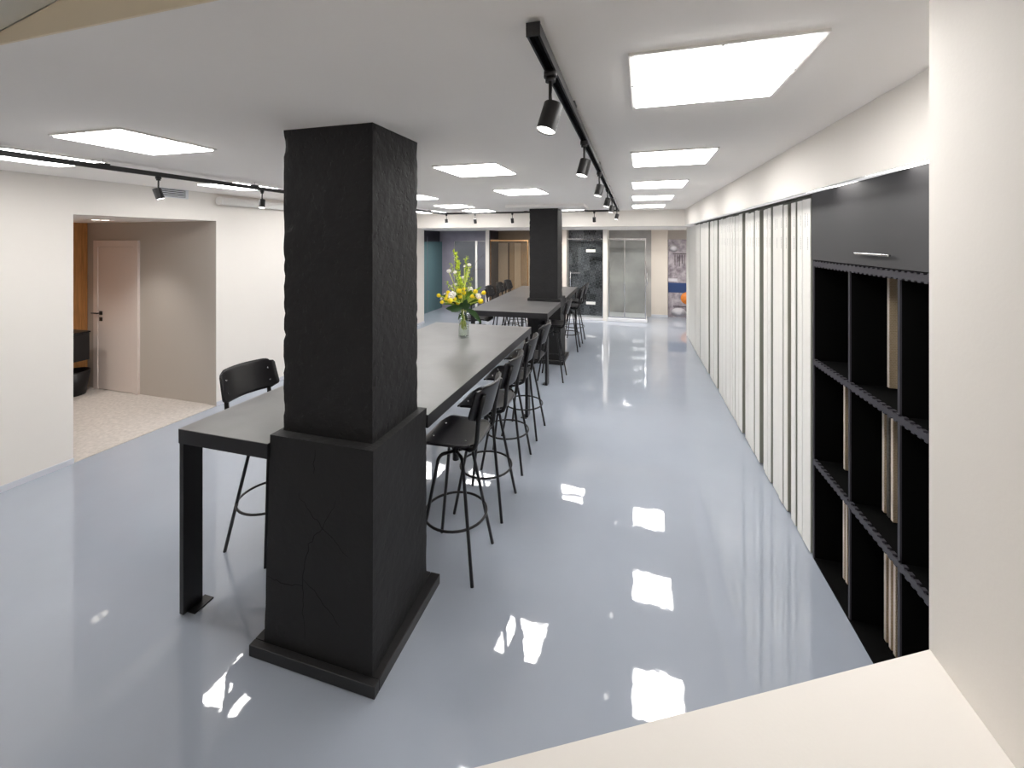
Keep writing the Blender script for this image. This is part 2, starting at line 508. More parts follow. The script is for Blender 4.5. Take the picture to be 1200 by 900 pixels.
# white parapet of the stair landing
LZ = 1.25
pp = MB()
pp.prism([(0.663, 1.200), (-0.274, 0.704), (-1.20, 0.214), (-1.20, 0.10), (-0.25, 0.16), (0.20, 0.22), (0.663, 0.50)], 0, LZ, M['wall'])
struct(pp.build('wall_parapet'))
struct(bx('wall_behind', -5.4, 2.3, -1.8, -1.7, 0, 3.9, M['wall']))

# header beam and the alcove behind it
hb = MB()
hb.box(XL - 0.12, 1.01, YN, YN + 0.2, 2.48, ZC + 0.1, M['wall'])
struct(hb.build('wall_header'))
struct(bx('ceiling_alcove', -6.2, 1.85, YN + 0.2, 13.1, 2.48, 2.60, M['ceiling']))
wb = MB()
wb.box(-6.2, 2.3, 13.0, 13.2, 0, 2.6, M['wall'])
wb.box(-6.2, -6.02, 9.98, 13.0, 0, 2.6, M['tile_dark'])
wb.box(-6.2, XL - 0.12, 9.90, 9.98, 0, 2.6, M['wall'])
wb.box(1.82, 2.3, 10.45, 13.0, 0, 2.53, M['wall'])
struct(wb.build('wall_back'))

# ------------------------------------------------------------------ alcove bays
FY = 11.6
def part_wall(x0, x1, y0, y1, m=None):
    return struct(bx('wall_partition', x0, x1, y0, y1, 0, 2.48, m or M['wall']))
part_wall(-4.15, -4.045, FY, 13.0)
part_wall(-1.90, -1.765, FY, 13.0, M['slat'])
part_wall(-0.765, -0.655, FY - 0.02, 13.0)
# bay linings
struct(bx('wall_bay_purple', -6.02, -4.15, 12.42, 13.0, 0, 2.48, M['tile_purple']))
struct(bx('wall_bay_charcoal', -4.045, -4.02, FY + 0.03, 12.42, 0, 2.48, M['tile_dark']))
bw = struct(bx('wall_bay_wood', -4.045, -1.90, 12.44, 13.0, 0, 2.48, M['tile_brown']))
pk = [(584, 595, 'plank_a'), (595, 597.2, 'plank_d'), (597.2, 603, 'plank_b'), (603, 610.5, 'plank_c'), (610.5, 618, 'plank_b'), (618, 626, 'plank_a'), (626, 634, 'plank_c'), (634, 642, 'plank_b'), (642, 650, 'plank_a'), (650, 664, 'plank_c')]
def onY(px, Y):
    t = (px - 600) / F; c = math.cos(YAW); s = math.sin(YAW)
    return Y * (t * c - s) / (c + t * s)
for a, b, m in pk:
    x0, x1 = max(-4.02, onY(a, 12.42)), min(-1.90, onY(b, 12.42))
    dd = 0.006 if m == 'plank_d' else 0.025
    bx('plank', x0 + 0.003, x1 - 0.003, 12.44 - dd, 12.44, 0.0, 2.10, M[m], bw)
struct(bx('wall_bay_patterned', -1.765, -0.765, 12.02, 13.0, 0.06, 2.48, M['pattern']))
struct(bx('wall_bay_concrete', -0.655, 0.52, 12.60, 13.0, 0, 2.48, M['concrete_tile']))
# cream slatted wall right of the concrete bay
sw = struct(bx('wall_bay_cream', 0.52, 0.97, 12.66, 13.0, 0, 2.48, M['slat']))
for k in range(7):
    x0 = 0.522 + k * 0.0637
    bx('slat', x0, x0 + 0.0590, 12.645, 12.66, 0.0, 2.48, M['slat'], sw)
struct(bx('baseboard_back', 0.52, 0.97, 12.625, 12.645, 0, 0.06, M['baseboard']))

# ------------------------------------------------------------------ niche door and its furniture
dr = MB()
DY = NY1 + 0.012
dx0, dx1 = -7.64, -6.72
dr.box(dx0, dx0 + 0.09, DY - 0.03, DY + 0.002, 0.006, 2.19, M['door'], 0.003)
dr.box(dx1 - 0.09, dx1, DY - 0.03, DY + 0.002, 0.006, 2.19, M['door'], 0.003)
dr.box(dx0 + 0.09, dx1 - 0.09, DY - 0.03, DY + 0.002, 2.10, 2.19, M['door'], 0.003)
d1 = struct(dr.build('door_1'))
bx('door_leaf', dx0 + 0.093, dx1 - 0.093, DY - 0.018, DY + 0.001, 0.016, 2.096, M['door'], d1)
hd = MB()
hd.box(dx0 + 0.125, dx0 + 0.18, DY - 0.028, DY - 0.018, 1.10, 1.155, M['black_metal'], 0.002)
hd.cyl((dx0 + 0.152, DY - 0.028, 1.128), (dx0 + 0.152, DY - 0.07, 1.128), 0.009, M['black_metal'], 10)
hd.tube([(dx0 + 0.16, DY - 0.068, 1.128), (dx0 + 0.03, DY - 0.068, 1.128)], 0.009, M['black_metal'], 10)
hd.build('door_handle', d1)
bx('lock_plate', dx0 + 0.125, dx0 + 0.18, DY - 0.028, DY - 0.018, 1.01, 1.065, M['black_metal'], d1, 0.002)

t = thing('wall_cabinet', 'black wall-hung cabinet on the orange oak boards in the side niche', 'cabinet', (-7.6, 3.44, 0.505))
MB().box(-0.195, 0.20, -0.75, 0.60, 0, 0.385, M['black_metal'], 0.003).build('body', t)
MB().box(-0.195, 0.215, -0.76, 0.61, 0.386, 0.405, M['black_metal'], 0.003).build('cabinet_top', t)
for k in range(2):
    MB().box(0.20, 0.216, -0.745 + k * 0.675, -0.08 + k * 0.675, 0.005, 0.38, M['black_metal'], 0.002).build('door', t)
t = thing('waste_bin', 'black round waste bin on the carpet below the wall-hung cabinet', 'bin', (-7.61, 3.96, 0.007))
MB().lathe([(0, 0), (0.14, 0), (0.19, 0.33), (0.178, 0.33), (0.132, 0.012), (0, 0.012)], M['black_metal'], 24).build('body', t)
MB().tube([(0.184 * math.cos(a), 0.184 * math.sin(a), 0.332) for a in [2 * PI * k / 24 for k in range(24)]], 0.008, M['black_metal'], 8, closed=True).build('rim', t)

t = thing('niche_downlight', 'twin recessed downlight in the ceiling of the side niche', 'downlight', (-6.3, 3.55, NZ))
MB().box(-0.06, 0.06, -0.11, 0.11, -0.006, 0.0, M['white']).build('frame', t)
for s in (-1, 1):
    MB().cyl((0, s * 0.05, -0.0062), (0, s * 0.05, -0.010), 0.036, M['dl'], 20).build('lamp', t)
def spot_lamp(loc, energy, size=2.2, blend=1.0, radius=0.06, aim=None, col=(1, 0.97, 0.92), parent=None):
    ld = bpy.data.lights.new('lamp_light', 'SPOT'); ld.energy = energy; ld.spot_size = size; ld.spot_blend = blend
    ld.shadow_soft_size = radius; ld.color = col
    lo = bpy.data.objects.new('lamp_light', ld); C.objects.link(lo); lo.location = loc
    if aim is not None: lo.rotation_euler = Vector(aim).to_track_quat('-Z', 'Y').to_euler()
    if parent is not None: lo.parent = parent
    return lo
spot_lamp((0, 0, -0.03), 62, 1.78, radius=0.06, parent=t)
spot_lamp((-1.15, -0.35, -0.03), 44, 1.78, col=(1, 0.92, 0.84), parent=t)  # extra spot with no fixture, added to brighten the niche door

# ------------------------------------------------------------------ pillars
def rough_box(x0, x1, y0, y1, z0, z1, m, step, amp, seed, flare=0.0):
    mb = MB(); i = mb.mi(m); bm = mb.bm
    def grid(o, u, v, nu, nv):
        P = [[bm.verts.new(Vector(o) + Vector(u) * (a / nu) + Vector(v) * (b / nv)) for b in range(nv + 1)] for a in range(nu + 1)]
        for a in range(nu):
            for b in range(nv):
                f = bm.faces.new((P[a][b], P[a + 1][b], P[a + 1][b + 1], P[a][b + 1])); f.material_index = i
    X, Y, Z = x1 - x0, y1 - y0, z1 - z0
    nx, ny, nz = max(2, round(X / step)), max(2, round(Y / step)), max(2, round(Z / step))
    grid((x0, y0, z0), (X, 0, 0), (0, 0, Z), nx, nz); grid((x0, y1, z0), (X, 0, 0), (0, 0, Z), nx, nz)
    grid((x0, y0, z0), (0, Y, 0), (0, 0, Z), ny, nz); grid((x1, y0, z0), (0, Y, 0), (0, 0, Z), ny, nz)
    grid((x0, y0, z0), (X, 0, 0), (0, Y, 0), nx, ny); grid((x0, y0, z1), (X, 0, 0), (0, Y, 0), nx, ny)
    bmesh.ops.remove_doubles(bm, verts=bm.verts, dist=1e-5)
    cx, cy = (x0 + x1) / 2, (y0 + y1) / 2
    for v in bm.verts:
        if v.co.z < z0 + 1e-4: continue
        ex = min(abs(v.co.x - x0), abs(v.co.x - x1)) < 1e-4; ey = min(abs(v.co.y - y0), abs(v.co.y - y1)) < 1e-4
        n = noise.noise(v.co * 9 + Vector((seed, 0, 0))) + 0.6 * noise.noise(v.co * 31 + Vector((0, seed, 0)))
        if abs(v.co.z - z1) < 1e-4:
            v.co.z += 0
            k = amp * (0.5 + 0.5 * n)
            v.co.x += (cx - v.co.x) / max(0.01, abs(cx - v.co.x)) * k if ex else 0
            v.co.y += (cy - v.co.y) / max(0.01, abs(cy - v.co.y)) * k if ey else 0
            continue
        k = amp * (0.5 + 0.5 * n)
        if ex and ey: k = k * 1.5 + amp * max(0, noise.noise(v.co * 17 + Vector((3, seed, 5))) - 0.15) * 5
        if ex: v.co.x += (1 if v.co.x < cx else -1) * k
        if ey: v.co.y += (1 if v.co.y < cy else -1) * k
    if flare:      # the plinth leans out a little towards its foot
        for v in bm.verts:
            u = 1 - (v.co.z - z0) / Z
            v.co.y -= flare * u * max(0.0, (y1 - v.co.y) / Y)
            v.co.x += flare * u * max(0.0, (y1 - v.co.y) / Y) * (0.13 + 0.40 * (v.co.x - x0) / X)
    for f in bm.faces: f.smooth = False
    return mb

def pillar(label, pl, up, zt, seed, cracks, flare=0.0):
    px0, px1, py0, py1 = pl; ux0, ux1, uy0, uy1 = up
    t = thing('pillar', label, 'pillar', (px0, py0, 0))
    def loc(o): o.location = (-px0, -py0, 0); return o
    loc(rough_box(ux0, ux1, uy0, uy1, 1.13, zt, M['pillar_upper'], 0.03, 0.003, seed).build('shaft', t))
    loc(rough_box(px0, px1, py0, py1, 0.0, 1.14, M['pillar'], 0.04, 0.002, seed + 5, flare).build('plinth', t))
    e = 0.062; h = 0.060; fy = py0 - flare
    loc(bx('skirting_board', px0 - e + 0.01, px1 + e, py0 - e - 0.02, fy + 0.001, 0, h, M['skirt'], t, 0.003))
    loc(bx('skirting_board', px1 - 0.001, px1 + e, fy + 0.003, py1 + e, 0, h, M['skirt'], t, 0.003))
    loc(bx('skirting_board', px0 - e + 0.01, px0 + 0.001, fy + 0.003, py1 + e, 0, h, M['skirt'], t, 0.003))
    loc(bx('skirting_board', px0 + 0.004, px1 - 0.004, py1 - 0.001, py1 + e, 0, h, M['skirt'], t, 0.003))
    for line in cracks:
        mb = MB(); i = mb.mi(M['crack']); L = []; R = []
        n = len(line)
        for k, (x, z) in enumerate(line):
            wd = 0.0022 * (0.35 + 0.65 * math.sin(PI * (k + 0.3) / n))
            a = line[max(0, k - 1)]; b = line[min(n - 1, k + 1)]
            d = Vector((b[0] - a[0], b[1] - a[1])).normalized(); q = Vector((-d.y, d.x)) * wd
            yy = py0 - 0.0028 - flare * (1 - z / 1.14)
            L.append(mb.bm.verts.new((px0 + x + q.x, yy, z + q.y))); R.append(mb.bm.verts.new((px0 + x - q.x, yy, z - q.y)))
        for k in range(n - 1): mb.bm.faces.new((L[k], R[k], R[k + 1], L[k + 1])).material_index = i
        loc(mb.build('crack', t))
    return t

def jag(pts, seed):
    random.seed(seed); out = []
    for (a, b) in zip(pts[:-1], pts[1:]):
        for k in range(5):
            u = k / 5
            out.append((a[0] + (b[0] - a[0]) * u + random.uniform(-.006, .006), a[1] + (b[1] - a[1]) * u + random.uniform(-.006, .006)))
    return out + [pts[-1]]
cr = [jag([(0.44, 0.86), (0.36, 0.72), (0.28, 0.62), (0.25, 0.46), (0.25, 0.30), (0.27, 0.14)], 1),
      jag([(0.20, 0.86), (0.30, 0.76), (0.36, 0.72), (0.52, 0.60)], 2),
      jag([(0.02, 0.40), (0.13, 0.385), (0.25, 0.40)], 3), jag([(0.25, 0.44), (0.36, 0.36), (0.48, 0.25)], 4),
      jag([(0.30, 1.10), (0.295, 0.98)], 5)]
pillar('black rough-plastered pillar nearest the camera at the near end of the first table', (-1.895, -1.246, 1.82, 2.385), (-1.868, -1.295, 1.885, 2.36), ZC + 0.001, 3, cr, 0.045)
pillar('black plastered pillar farther back standing through the second table', (-1.828, -1.222, 7.36, 7.90), (-1.805, -1.284, 7.42, 7.93), 2.766, 11, [])

# ------------------------------------------------------------------ tables
TZ, TT = 1.095, 0.084
def leg_at(t, x, y, sx, sy, foot=1):
    # flat steel upright with a foot plate bolted to the floor
    g = MB()
    g.box(x, x + sx * 0.032, y, y + sy * 0.115, 0.008, TZ - TT - 0.002, M['black_metal'], 0.002)
    o = g.build('leg', t)
    bx('foot_plate', x + sx * 0.01, x + sx * 0.080, y + sy * 0.03, y + sy * 0.145, 0.0, 0.008, M['black_metal'], o)
    return o
def table(label, poly, legs):
    t = thing('bar_table', label, 'table')
    m = MB(); m.prism(poly, TZ - TT, TZ - 0.004, M['table_edge']); m.build('tabletop', t)
    m = MB(); m.prism([(x, y) for x, y in poly], TZ - 0.0039, TZ, M['table_top']); m.build('table_surface', t)
    for lg in legs: leg_at(t, *lg)
    return t
table('long high bar table with grey top, the nearer one carrying the vase',
      [(-2.55, 1.81), (-1.90, 1.81), (-1.90, 2.390), (-1.240, 2.390), (-1.232, 5.16), (-2.535, 5.12)],
      [(-2.55, 1.815, 1, 1), (-1.24, 5.13, -1, -1), (-2.53, 5.09, 1, -1)])
table('long high bar table with grey top, the farther one around the rear pillar',
      [(-2.46, 6.14), (-1.222, 6.17), (-1.222, 7.352), (-1.832, 7.352), (-1.832, 7.938), (-1.222, 7.938), (-1.235, 9.82), (-2.54, 9.72)],
      [(-2.45, 6.16, 1, 1), (-1.23, 6.19, -1, 1), (-1.24, 9.79, -1, -1), (-2.53, 9.69, 1, -1)])

# ------------------------------------------------------------------ bar stools (local: sitter faces -X)
def make_stool():
    t = thing('bar_stool', '', 'stool', group='black bar stools at the tables')
    for sx, sy in ((-1, -1), (-1, 1), (1, -1), (1, 1)):
        u = Vector((sx, sy, 0)).normalized()
        pts = [u * 0.283]
        r0, z0 = 0.132, 0.685
        for k in range(0, 7):
            a = k / 6 * PI / 2
            pts.append(u * (r0 - 0.045 + 0.045 * math.cos(a)) + Vector((0, 0, z0 + 0.055 * math.sin(a))))
        pts.append(u * 0.02 + Vector((0, 0, 0.742)))
        pts[0].z = 0.0
        g = MB(); g.tube(pts, 0.0115, M['black_metal'], 10)
        g.build('leg', t)
    MB().tube([(0.213 * math.cos(a), 0.213 * math.sin(a), 0.325) for a in [2 * PI * k / 40 for k in range(40)]], 0.0085, M['black_metal'], 8, closed=True).build('foot_ring', t)
    g = MB(); g.cyl((0, 0, 0.68), (0, 0, 0.841), 0.022, M['black_metal'], 16); g.cyl((0, 0, 0.841), (0, 0, 0.854), 0.085, M['black_metal'], 20)
    g.build('swivel_post', t)
    # seat: rounded, gently dished plywood sheet
    def sheet(fn, nu, nv, th, m, rad):
        mb = MB(); i = mb.mi(m)
        def pos(a, b):
            # rounded rectangle parameter domain [-1,1]^2
            return a, b
        T = []; B = []
        for a in range(nu + 1):
            ra = []; rb = []
            for b in range(nv + 1):
                u = -1 + 2 * a / nu; v = -1 + 2 * b / nv
                # pull the corners in
                k = 1 - rad * max(0, (abs(u) - (1 - rad * 2)) / (rad * 2)) ** 2 * max(0, (abs(v) - (1 - rad * 2)) / (rad * 2)) ** 2
                p, n = fn(u * k, v * k)
                ra.append(mb.bm.verts.new(p + n * th / 2)); rb.append(mb.bm.verts.new(p - n * th / 2))
            T.append(ra); B.append(rb)
        for a in range(nu):
            for b in range(nv):
                f = mb.bm.faces.new((T[a][b], T[a + 1][b], T[a + 1][b + 1], T[a][b + 1])); f.smooth = True; f.material_index = i
                f = mb.bm.faces.new((B[a][b], B[a][b + 1], B[a + 1][b + 1], B[a + 1][b])); f.smooth = True; f.material_index = i
        for a in range(nu):
            mb.bm.faces.new((T[a][0], B[a][0], B[a + 1][0], T[a + 1][0])); mb.bm.faces.new((T[a][nv], T[a + 1][nv], B[a + 1][nv], B[a][nv]))
        for b in range(nv):
            mb.bm.faces.new((T[0][b], T[0][b + 1], B[0][b + 1], B[0][b])); mb.bm.faces.new((T[nu][b], B[nu][b], B[nu][b + 1], T[nu][b + 1]))
        return mb
    def seat(u, v):
        x = u * 0.205 + 0.020; y = v * (0.216 - 0.010 * u)
        z = 0.878 - 0.012 * (1 - v * v) - 0.030 * max(0, -u - 0.55) ** 2 * 4 + 0.012 * max(0, u - 0.4)
        return Vector((x - 0.01, y, z)), Vector((0, 0, 1))
    sheet(seat, 18, 18, 0.013, M['black_ply'], 0.20).build('seat', t)
    def back(u, v):
        y = v * (0.220 - 0.006 * u); z = 1.152 + u * 0.112
        x = 0.278 + 0.032 * u - 0.072 * (v * v)
        n = Vector((1, 0.28 * v, -0.25)).normalized()
        return Vector((x, y, z)), n
    sheet(back, 12, 18, 0.011, M['black_ply'], 0.16).build('backrest', t)
    for s in (-1, 1):
        g = MB()
        pts = [(0.0, s * 0.085, 0.848), (0.10, s * 0.125, 0.836), (0.165, s * 0.148, 0.839), (0.200, s * 0.158, 0.86), (0.217, s * 0.164, 0.90),
               (0.224, s * 0.167, 0.97), (0.229, s * 0.168, 1.04), (0.2495, s * 0.168, 1.13), (0.271, s * 0.168, 1.215)]
        g.tube(pts, 0.0155, M['black_metal'], 10)
        g.build('back_upright', t)
        for z in (1.10, 1.19):
            x = 0.278 + 0.032 * (z - 1.152) / 0.112 - 0.072 * (0.168 / 0.220) ** 2
            g = MB(); g.cyl((x - 0.0135, s * 0.163, z + 0.002), (x + 0.0, s * 0.166, z), 0.0055, M['steel'], 10); g.build('bolt', t)
    for sx, sy in ((-0.12, -0.1), (-0.12, 0.1), (0.12, -0.12), (0.12, 0.12)):
        g = MB(); g.cyl((sx, sy, 0.864), (sx, sy, 0.8805), 0.006, M['steel'], 10); g.build('seat_bolt', t)
    return t
stool = make_stool()
G = 'black bar stools at the tables'
right = [(-1.175, 2.675, 0.0, 'black bar stool on the aisle side of the first table, nearest the front pillar'),
         (-1.175, 3.30, 0.0, 'black bar stool on the aisle side of the first table, second from the front pillar'),
         (-1.195, 3.97, 0.03, 'black bar stool on the aisle side of the first table, third from the front pillar'),
         (-1.200, 4.67, -0.02, 'black bar stool on the aisle side at the far end of the first table'),
         (-1.225, 6.58, 0.02, 'black bar stool on the aisle side, just in front of the rear pillar'),
         (-1.225, 8.42, 0.0, 'black bar stool on the aisle side of the farther table, first behind the rear pillar'),
         (-1.210, 9.14, -0.03, 'black bar stool on the aisle side at the far end of the farther table')]
for k, (x, y, a, lb) in enumerate(right):
    if k == 0:
        stool.location = (x, y, 0); stool.rotation_euler = (0, 0, a); stool['label'] = lb
    else:
        dup(stool, (x, y, 0), a, lb, G)
left = [(-2.545, 2.455, PI - 0.09, 'single black bar stool to the left of the front pillar by the side niche'),
        (-2.50, 6.72, PI, 'black bar stool on the left side of the farther table behind the bouquet'),
        (-2.55, 8.04, PI, 'black bar stool left of the farther table, first right of the bouquet'),
        (-2.55, 8.74, PI + 0.04, 'black bar stool left of the farther table, second right of the bouquet'),
        (-2.55, 9.32, PI - 0.03, 'black bar stool at the far left end of the farther table')]
for x, y, a, lb in left: dup(stool, (x, y, 0), a, lb, G)

# ------------------------------------------------------------------ ceiling light panels
def make_panel():
    t = thing('ceiling_light', '', 'ceiling light', group='square light panels in the ceiling')
    h = 0.281; g = MB()
    for a, b, c, d in ((-h, h, -h, -h + 0.014), (-h, h, h - 0.014, h), (-h, -h + 0.014, -h + 0.014, h - 0.014), (h - 0.014, h, -h + 0.014, h - 0.014)):
        g.box(a, b, c, d, -0.0105, -0.001, M['white'])
    g.build('frame', t)
    MB().box(-h + 0.0142, h - 0.0142, -h + 0.0142, h - 0.0142, -0.0175, -0.002, M['diffuser'], 0.003).build('diffuser', t)
    for a, b in ((0, -h + 0.007), (0, h - 0.007), (-h + 0.007, 0), (h - 0.007, 0)):
        MB().cyl((a, b, -0.0105), (a, b, -0.0125), 0.004, M['dark'], 8).build('screw', t)
    return t
pan = make_panel()
ordn = ['nearest the camera', 'second from the camera', 'third from the camera', 'fourth from the camera', 'fifth and farthest from the camera']
spots = [(0.283, y, -0.02, 'square light panel in the row along the right-hand units, ' + o) for y, o in zip((1.745, 3.385, 4.965, 6.50, 8.10), ordn)]
spots += [(-1.335, 3.50, -0.03, 'square light panel above the bouquet table just right of the front pillar'),
          (-1.375, 5.23, -0.05, 'square light panel between the two pillars, smaller of the pair'),
          (-1.215, 8.43, 0.0, 'square light panel half hidden behind the top of the rear pillar'),
          (-3.04, 1.915, 0.02, 'large square light panel on the left in front of the side niche'),
          (-3.09, 5.46, 0.0, 'square light panel just emerging right of the front pillar'),
          (-3.16, 7.14, -0.03, 'square light panel over the left end of the far lighting track, nearer of the two'),
          (-3.16, 8.42, 0.0, 'square light panel above the far lighting track close to the header'),
          (-4.345, 2.045, 0.0, 'square light panel cut by the left image edge behind the lighting track'),
          (-4.39, 3.79, 0.0, 'square light panel above the white screen case on the left wall'),
          (-4.41, 5.45, 0.0, 'square light panel near the left wall hidden behind the front pillar'),
          (-4.35, 8.45, 0.0, 'square light panel in the far left corner of the ceiling by the header')]
spots = [(x * 0.971, y * 0.971, a, lb) for x, y, a, lb in spots]   # sited for the ceiling plane; the glowing face hangs a little lower
for k, (x, y, a, lb) in enumerate(spots):
    if k == 0: pan.location = (x, y, ZC); pan.rotation_euler = (0, 0, a); pan['label'] = lb
    else: dup(pan, (x, y, ZC), a, lb, 'square light panels in the ceiling')

# ------------------------------------------------------------------ lighting tracks and track lamps
TB = 2.735   # underside of the track
def track(label, a, b):
    a = Vector(a); b = Vector(b); L = (b - a).length; ang = math.atan2((b - a).y, (b - a).x)
    t = thing('lighting_track', label, 'lighting track', (a.x, a.y, TB), ang)
    g = MB()
    g.box(0, L, -0.018, -0.012, 0, 0.034, M['track']); g.box(0, L, 0.012, 0.018, 0, 0.034, M['track'])
    g.box(0, L, -0.012, 0.012, 0.028, 0.034, M['track']); g.box(0, L, -0.006, 0.006, 0.012, 0.016, M['cab_inside'])
    g.build('rail', t)
    for x in (0, L): MB().box(x - 0.004 if x == 0 else x - 0.002, x + 0.002 if x == 0 else x + 0.004, -0.019, 0.019, -0.001, 0.035, M['track']).build('end_cap', t)
    n = max(2, round(L / 1.3))
    for k in range(n):
        x = L * (k + 0.5) / n
        g = MB(); g.box(x - 0.035, x + 0.035, -0.02, 0.02, 0.034, 0.044, M['track']); g.cyl((x, 0, 0.044), (x, 0, ZC - TB), 0.0025, M['steel'], 8)
        g.build('hanger', t)
    return t
RX, LX, BY = -0.25, -3.85, 8.12
track('black lighting track running down the middle of the ceiling right of the front pillar', (RX, 1.07, 0), (RX, BY + 0.018, 0))
track('black lighting track along the left side passing in front of the niche', (LX, 0.2, 0), (LX, BY + 0.018, 0))
track('black lighting track across the far end of the room joining the other two', (LX + 0.02, BY, 0), (RX - 0.02, BY, 0))

def make_spot():
    t = thing('track_lamp', '', 'spotlight', group='black cylinder lamps on the lighting tracks')
    # hangs from z=0 (track underside); head tilts towards +X
    g = MB(); g.cyl((0, 0, -0.001), (0, 0, -0.020), 0.021, M['lamp_black'], 18); g.cyl((0, 0, -0.020), (0, 0, -0.034), 0.016, M['lamp_black'], 14)
    g.build('track_adapter', t)
    MB().cyl((0, 0, -0.03), (0, 0, -0.118), 0.006, M['lamp_black'], 10).build('stem', t)
    ax = Vector((math.sin(0.33), 0, -math.cos(0.33))); p0 = Vector((-0.012, 0, -0.105)); 
    g = MB(); g.tube([p0, p0 + ax * 0.004, p0 + ax * 0.088, p0 + ax * 0.092], 0.031, M['lamp_black'], 24, caps=False)
    # closed back and recessed front
    i = g.mi(M['lamp_black'])
    g.cyl(p0 - ax * 0.0005, p0 + ax * 0.002, 0.0305, M['lamp_black'], 24)
    g.build('lamp_head', t)
    MB().cyl(p0 + ax * 0.084, p0 + ax * 0.087, 0.0295, M['lens'], 24).build('lens', t)
    return t
sp = make_spot()
SL = []
nm = ['nearest the camera', 'second from the camera', 'third from the camera', 'fourth from the camera', 'fifth from the camera', 'last before the far corner']
for y, o in zip((1.31, 2.28, 3.36, 4.47, 5.45, 7.25), nm):
    SL.append((RX, y, PI + 0.75, 'black cylinder track lamp on the middle track, ' + o))
SL += [(LX, 2.57, 0.5, 'black track lamp on the left track above the niche opening'),
       (LX, 3.60, -0.95, 'black track lamp on the left track shining at the camera beside the screen case'),
       (LX, 6.65, 0.4, 'black track lamp on the left track just right of the front pillar'),
       (LX + 0.07, BY, -0.9, 'black track lamp at the far left corner of the tracks, shining at the camera'),
       (-3.13, BY, PI / 2, 'black track lamp on the far track, above the purple bay'),
       (-2.33, BY, PI / 2, 'black track lamp on the far track, above the wooden bay left of the rear pillar'),
       (-0.70, BY, PI / 2, 'black track lamp on the far track right of the rear pillar')]
for k, (x, y, a, lb) in enumerate(SL):
    if k == 0: sp.location = (x, y, TB); sp.rotation_euler = (0, 0, a); sp['label'] = lb
    else: dup(sp, (x, y, TB), a, lb, 'black cylinder lamps on the lighting tracks')

# ------------------------------------------------------------------ left wall fittings
t = thing('air_vent', 'white slatted air vent high on the left wall above the niche opening', 'vent', (XL, 3.69, 2.71))
g = MB()
g.box(0, 0.012, -0.175, 0.175, -0.008, 0.004, M['vent']); g.box(0, 0.012, -0.175, 0.175, 0.108, 0.120, M['vent'])
g.box(0, 0.012, -0.175, -0.16, 0.004, 0.108, M['vent']); g.box(0, 0.012, 0.145, 0.175, 0.004, 0.108, M['vent'])
g.build('frame', t)
bx('backing', 0, 0.003, -0.16, 0.145, 0.004, 0.108, M['dark'], t)
for k in range(5):
    g = MB(); z = 0.010 + k * 0.0205
    g.prism([(0.003, -0.16), (0.012, -0.16), (0.012, 0.145), (0.003, 0.145)], z, z + 0.010, M['vent']); g.build('slat', t)
t = thing('projection_screen_case', 'white tubular roller screen case mounted high on the left wall', 'screen case', (XL + 0.085, 4.2, 2.712))
MB().tube([(0, 0.012, 0), (0, 2.1, 0)], 0.052, M['white'], 24).build('case', t)
for y in (0.0, 2.1):
    MB().cyl((0, y, 0), (0, y + 0.012, 0), 0.056, M['white'], 24).build('end_cap', t)
for y in (0.08, 1.9):
    MB().box(-0.085, 0.004, y - 0.012, y + 0.012, 0.045, 0.062, M['white']).build('bracket', t)

# ------------------------------------------------------------------ right-hand units: shelving unit and sliding boards
Y0c, Y1c = 1.21, 3.36
Z1, Z2, Z3, Z4 = 0.69, 1.375, 2.05, 2.5225
t = thing('shelving_unit', 'tall black shelving unit with ribbed shelves and a flap door beside the near wall', 'shelving', (XR, Y0c, 0))
def loc(o): o.location = (-XR, -Y0c, 0); return o
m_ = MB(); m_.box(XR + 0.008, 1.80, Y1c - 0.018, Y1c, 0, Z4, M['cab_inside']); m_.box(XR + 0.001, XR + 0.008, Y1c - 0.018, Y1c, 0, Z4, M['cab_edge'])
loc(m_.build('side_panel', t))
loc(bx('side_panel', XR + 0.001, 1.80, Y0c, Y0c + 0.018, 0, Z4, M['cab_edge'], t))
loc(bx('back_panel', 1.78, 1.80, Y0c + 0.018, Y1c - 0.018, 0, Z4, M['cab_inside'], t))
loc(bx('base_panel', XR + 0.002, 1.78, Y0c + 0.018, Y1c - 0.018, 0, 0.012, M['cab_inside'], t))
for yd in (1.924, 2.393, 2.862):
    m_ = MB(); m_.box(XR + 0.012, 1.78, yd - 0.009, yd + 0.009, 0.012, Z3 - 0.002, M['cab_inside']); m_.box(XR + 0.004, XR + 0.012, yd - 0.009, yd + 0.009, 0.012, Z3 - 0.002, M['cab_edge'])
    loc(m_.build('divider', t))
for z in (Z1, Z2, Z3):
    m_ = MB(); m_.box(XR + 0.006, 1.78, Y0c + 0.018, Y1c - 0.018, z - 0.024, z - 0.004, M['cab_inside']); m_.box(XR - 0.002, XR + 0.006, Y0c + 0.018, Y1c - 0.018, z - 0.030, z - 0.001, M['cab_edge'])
    y = Y0c + 0.03
    while y < Y1c - 0.04:
        m_.box(XR - 0.002, XR + 0.016, y, y + 0.022, z - 0.001, z + 0.007, M['cab_edge']); m_.box(XR - 0.002, XR + 0.016, y + 0.018, y + 0.040, z - 0.037, z - 0.030, M['cab_edge']); y += 0.044
    loc(m_.build('ribbed_shelf', t))
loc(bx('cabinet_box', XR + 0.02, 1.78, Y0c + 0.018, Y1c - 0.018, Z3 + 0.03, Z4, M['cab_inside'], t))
fd = loc(bx('flap_door', XR - 0.006, XR + 0.016, Y0c + 0.01, Y1c - 0.002, Z3 + 0.012, Z4 - 0.002, M['cab_black'], t, 0.002))
m_ = MB(); m_.box(XR - 0.030, XR - 0.024, 2.41, 2.73, 2.118, 2.130, M['steel'], 0.002)
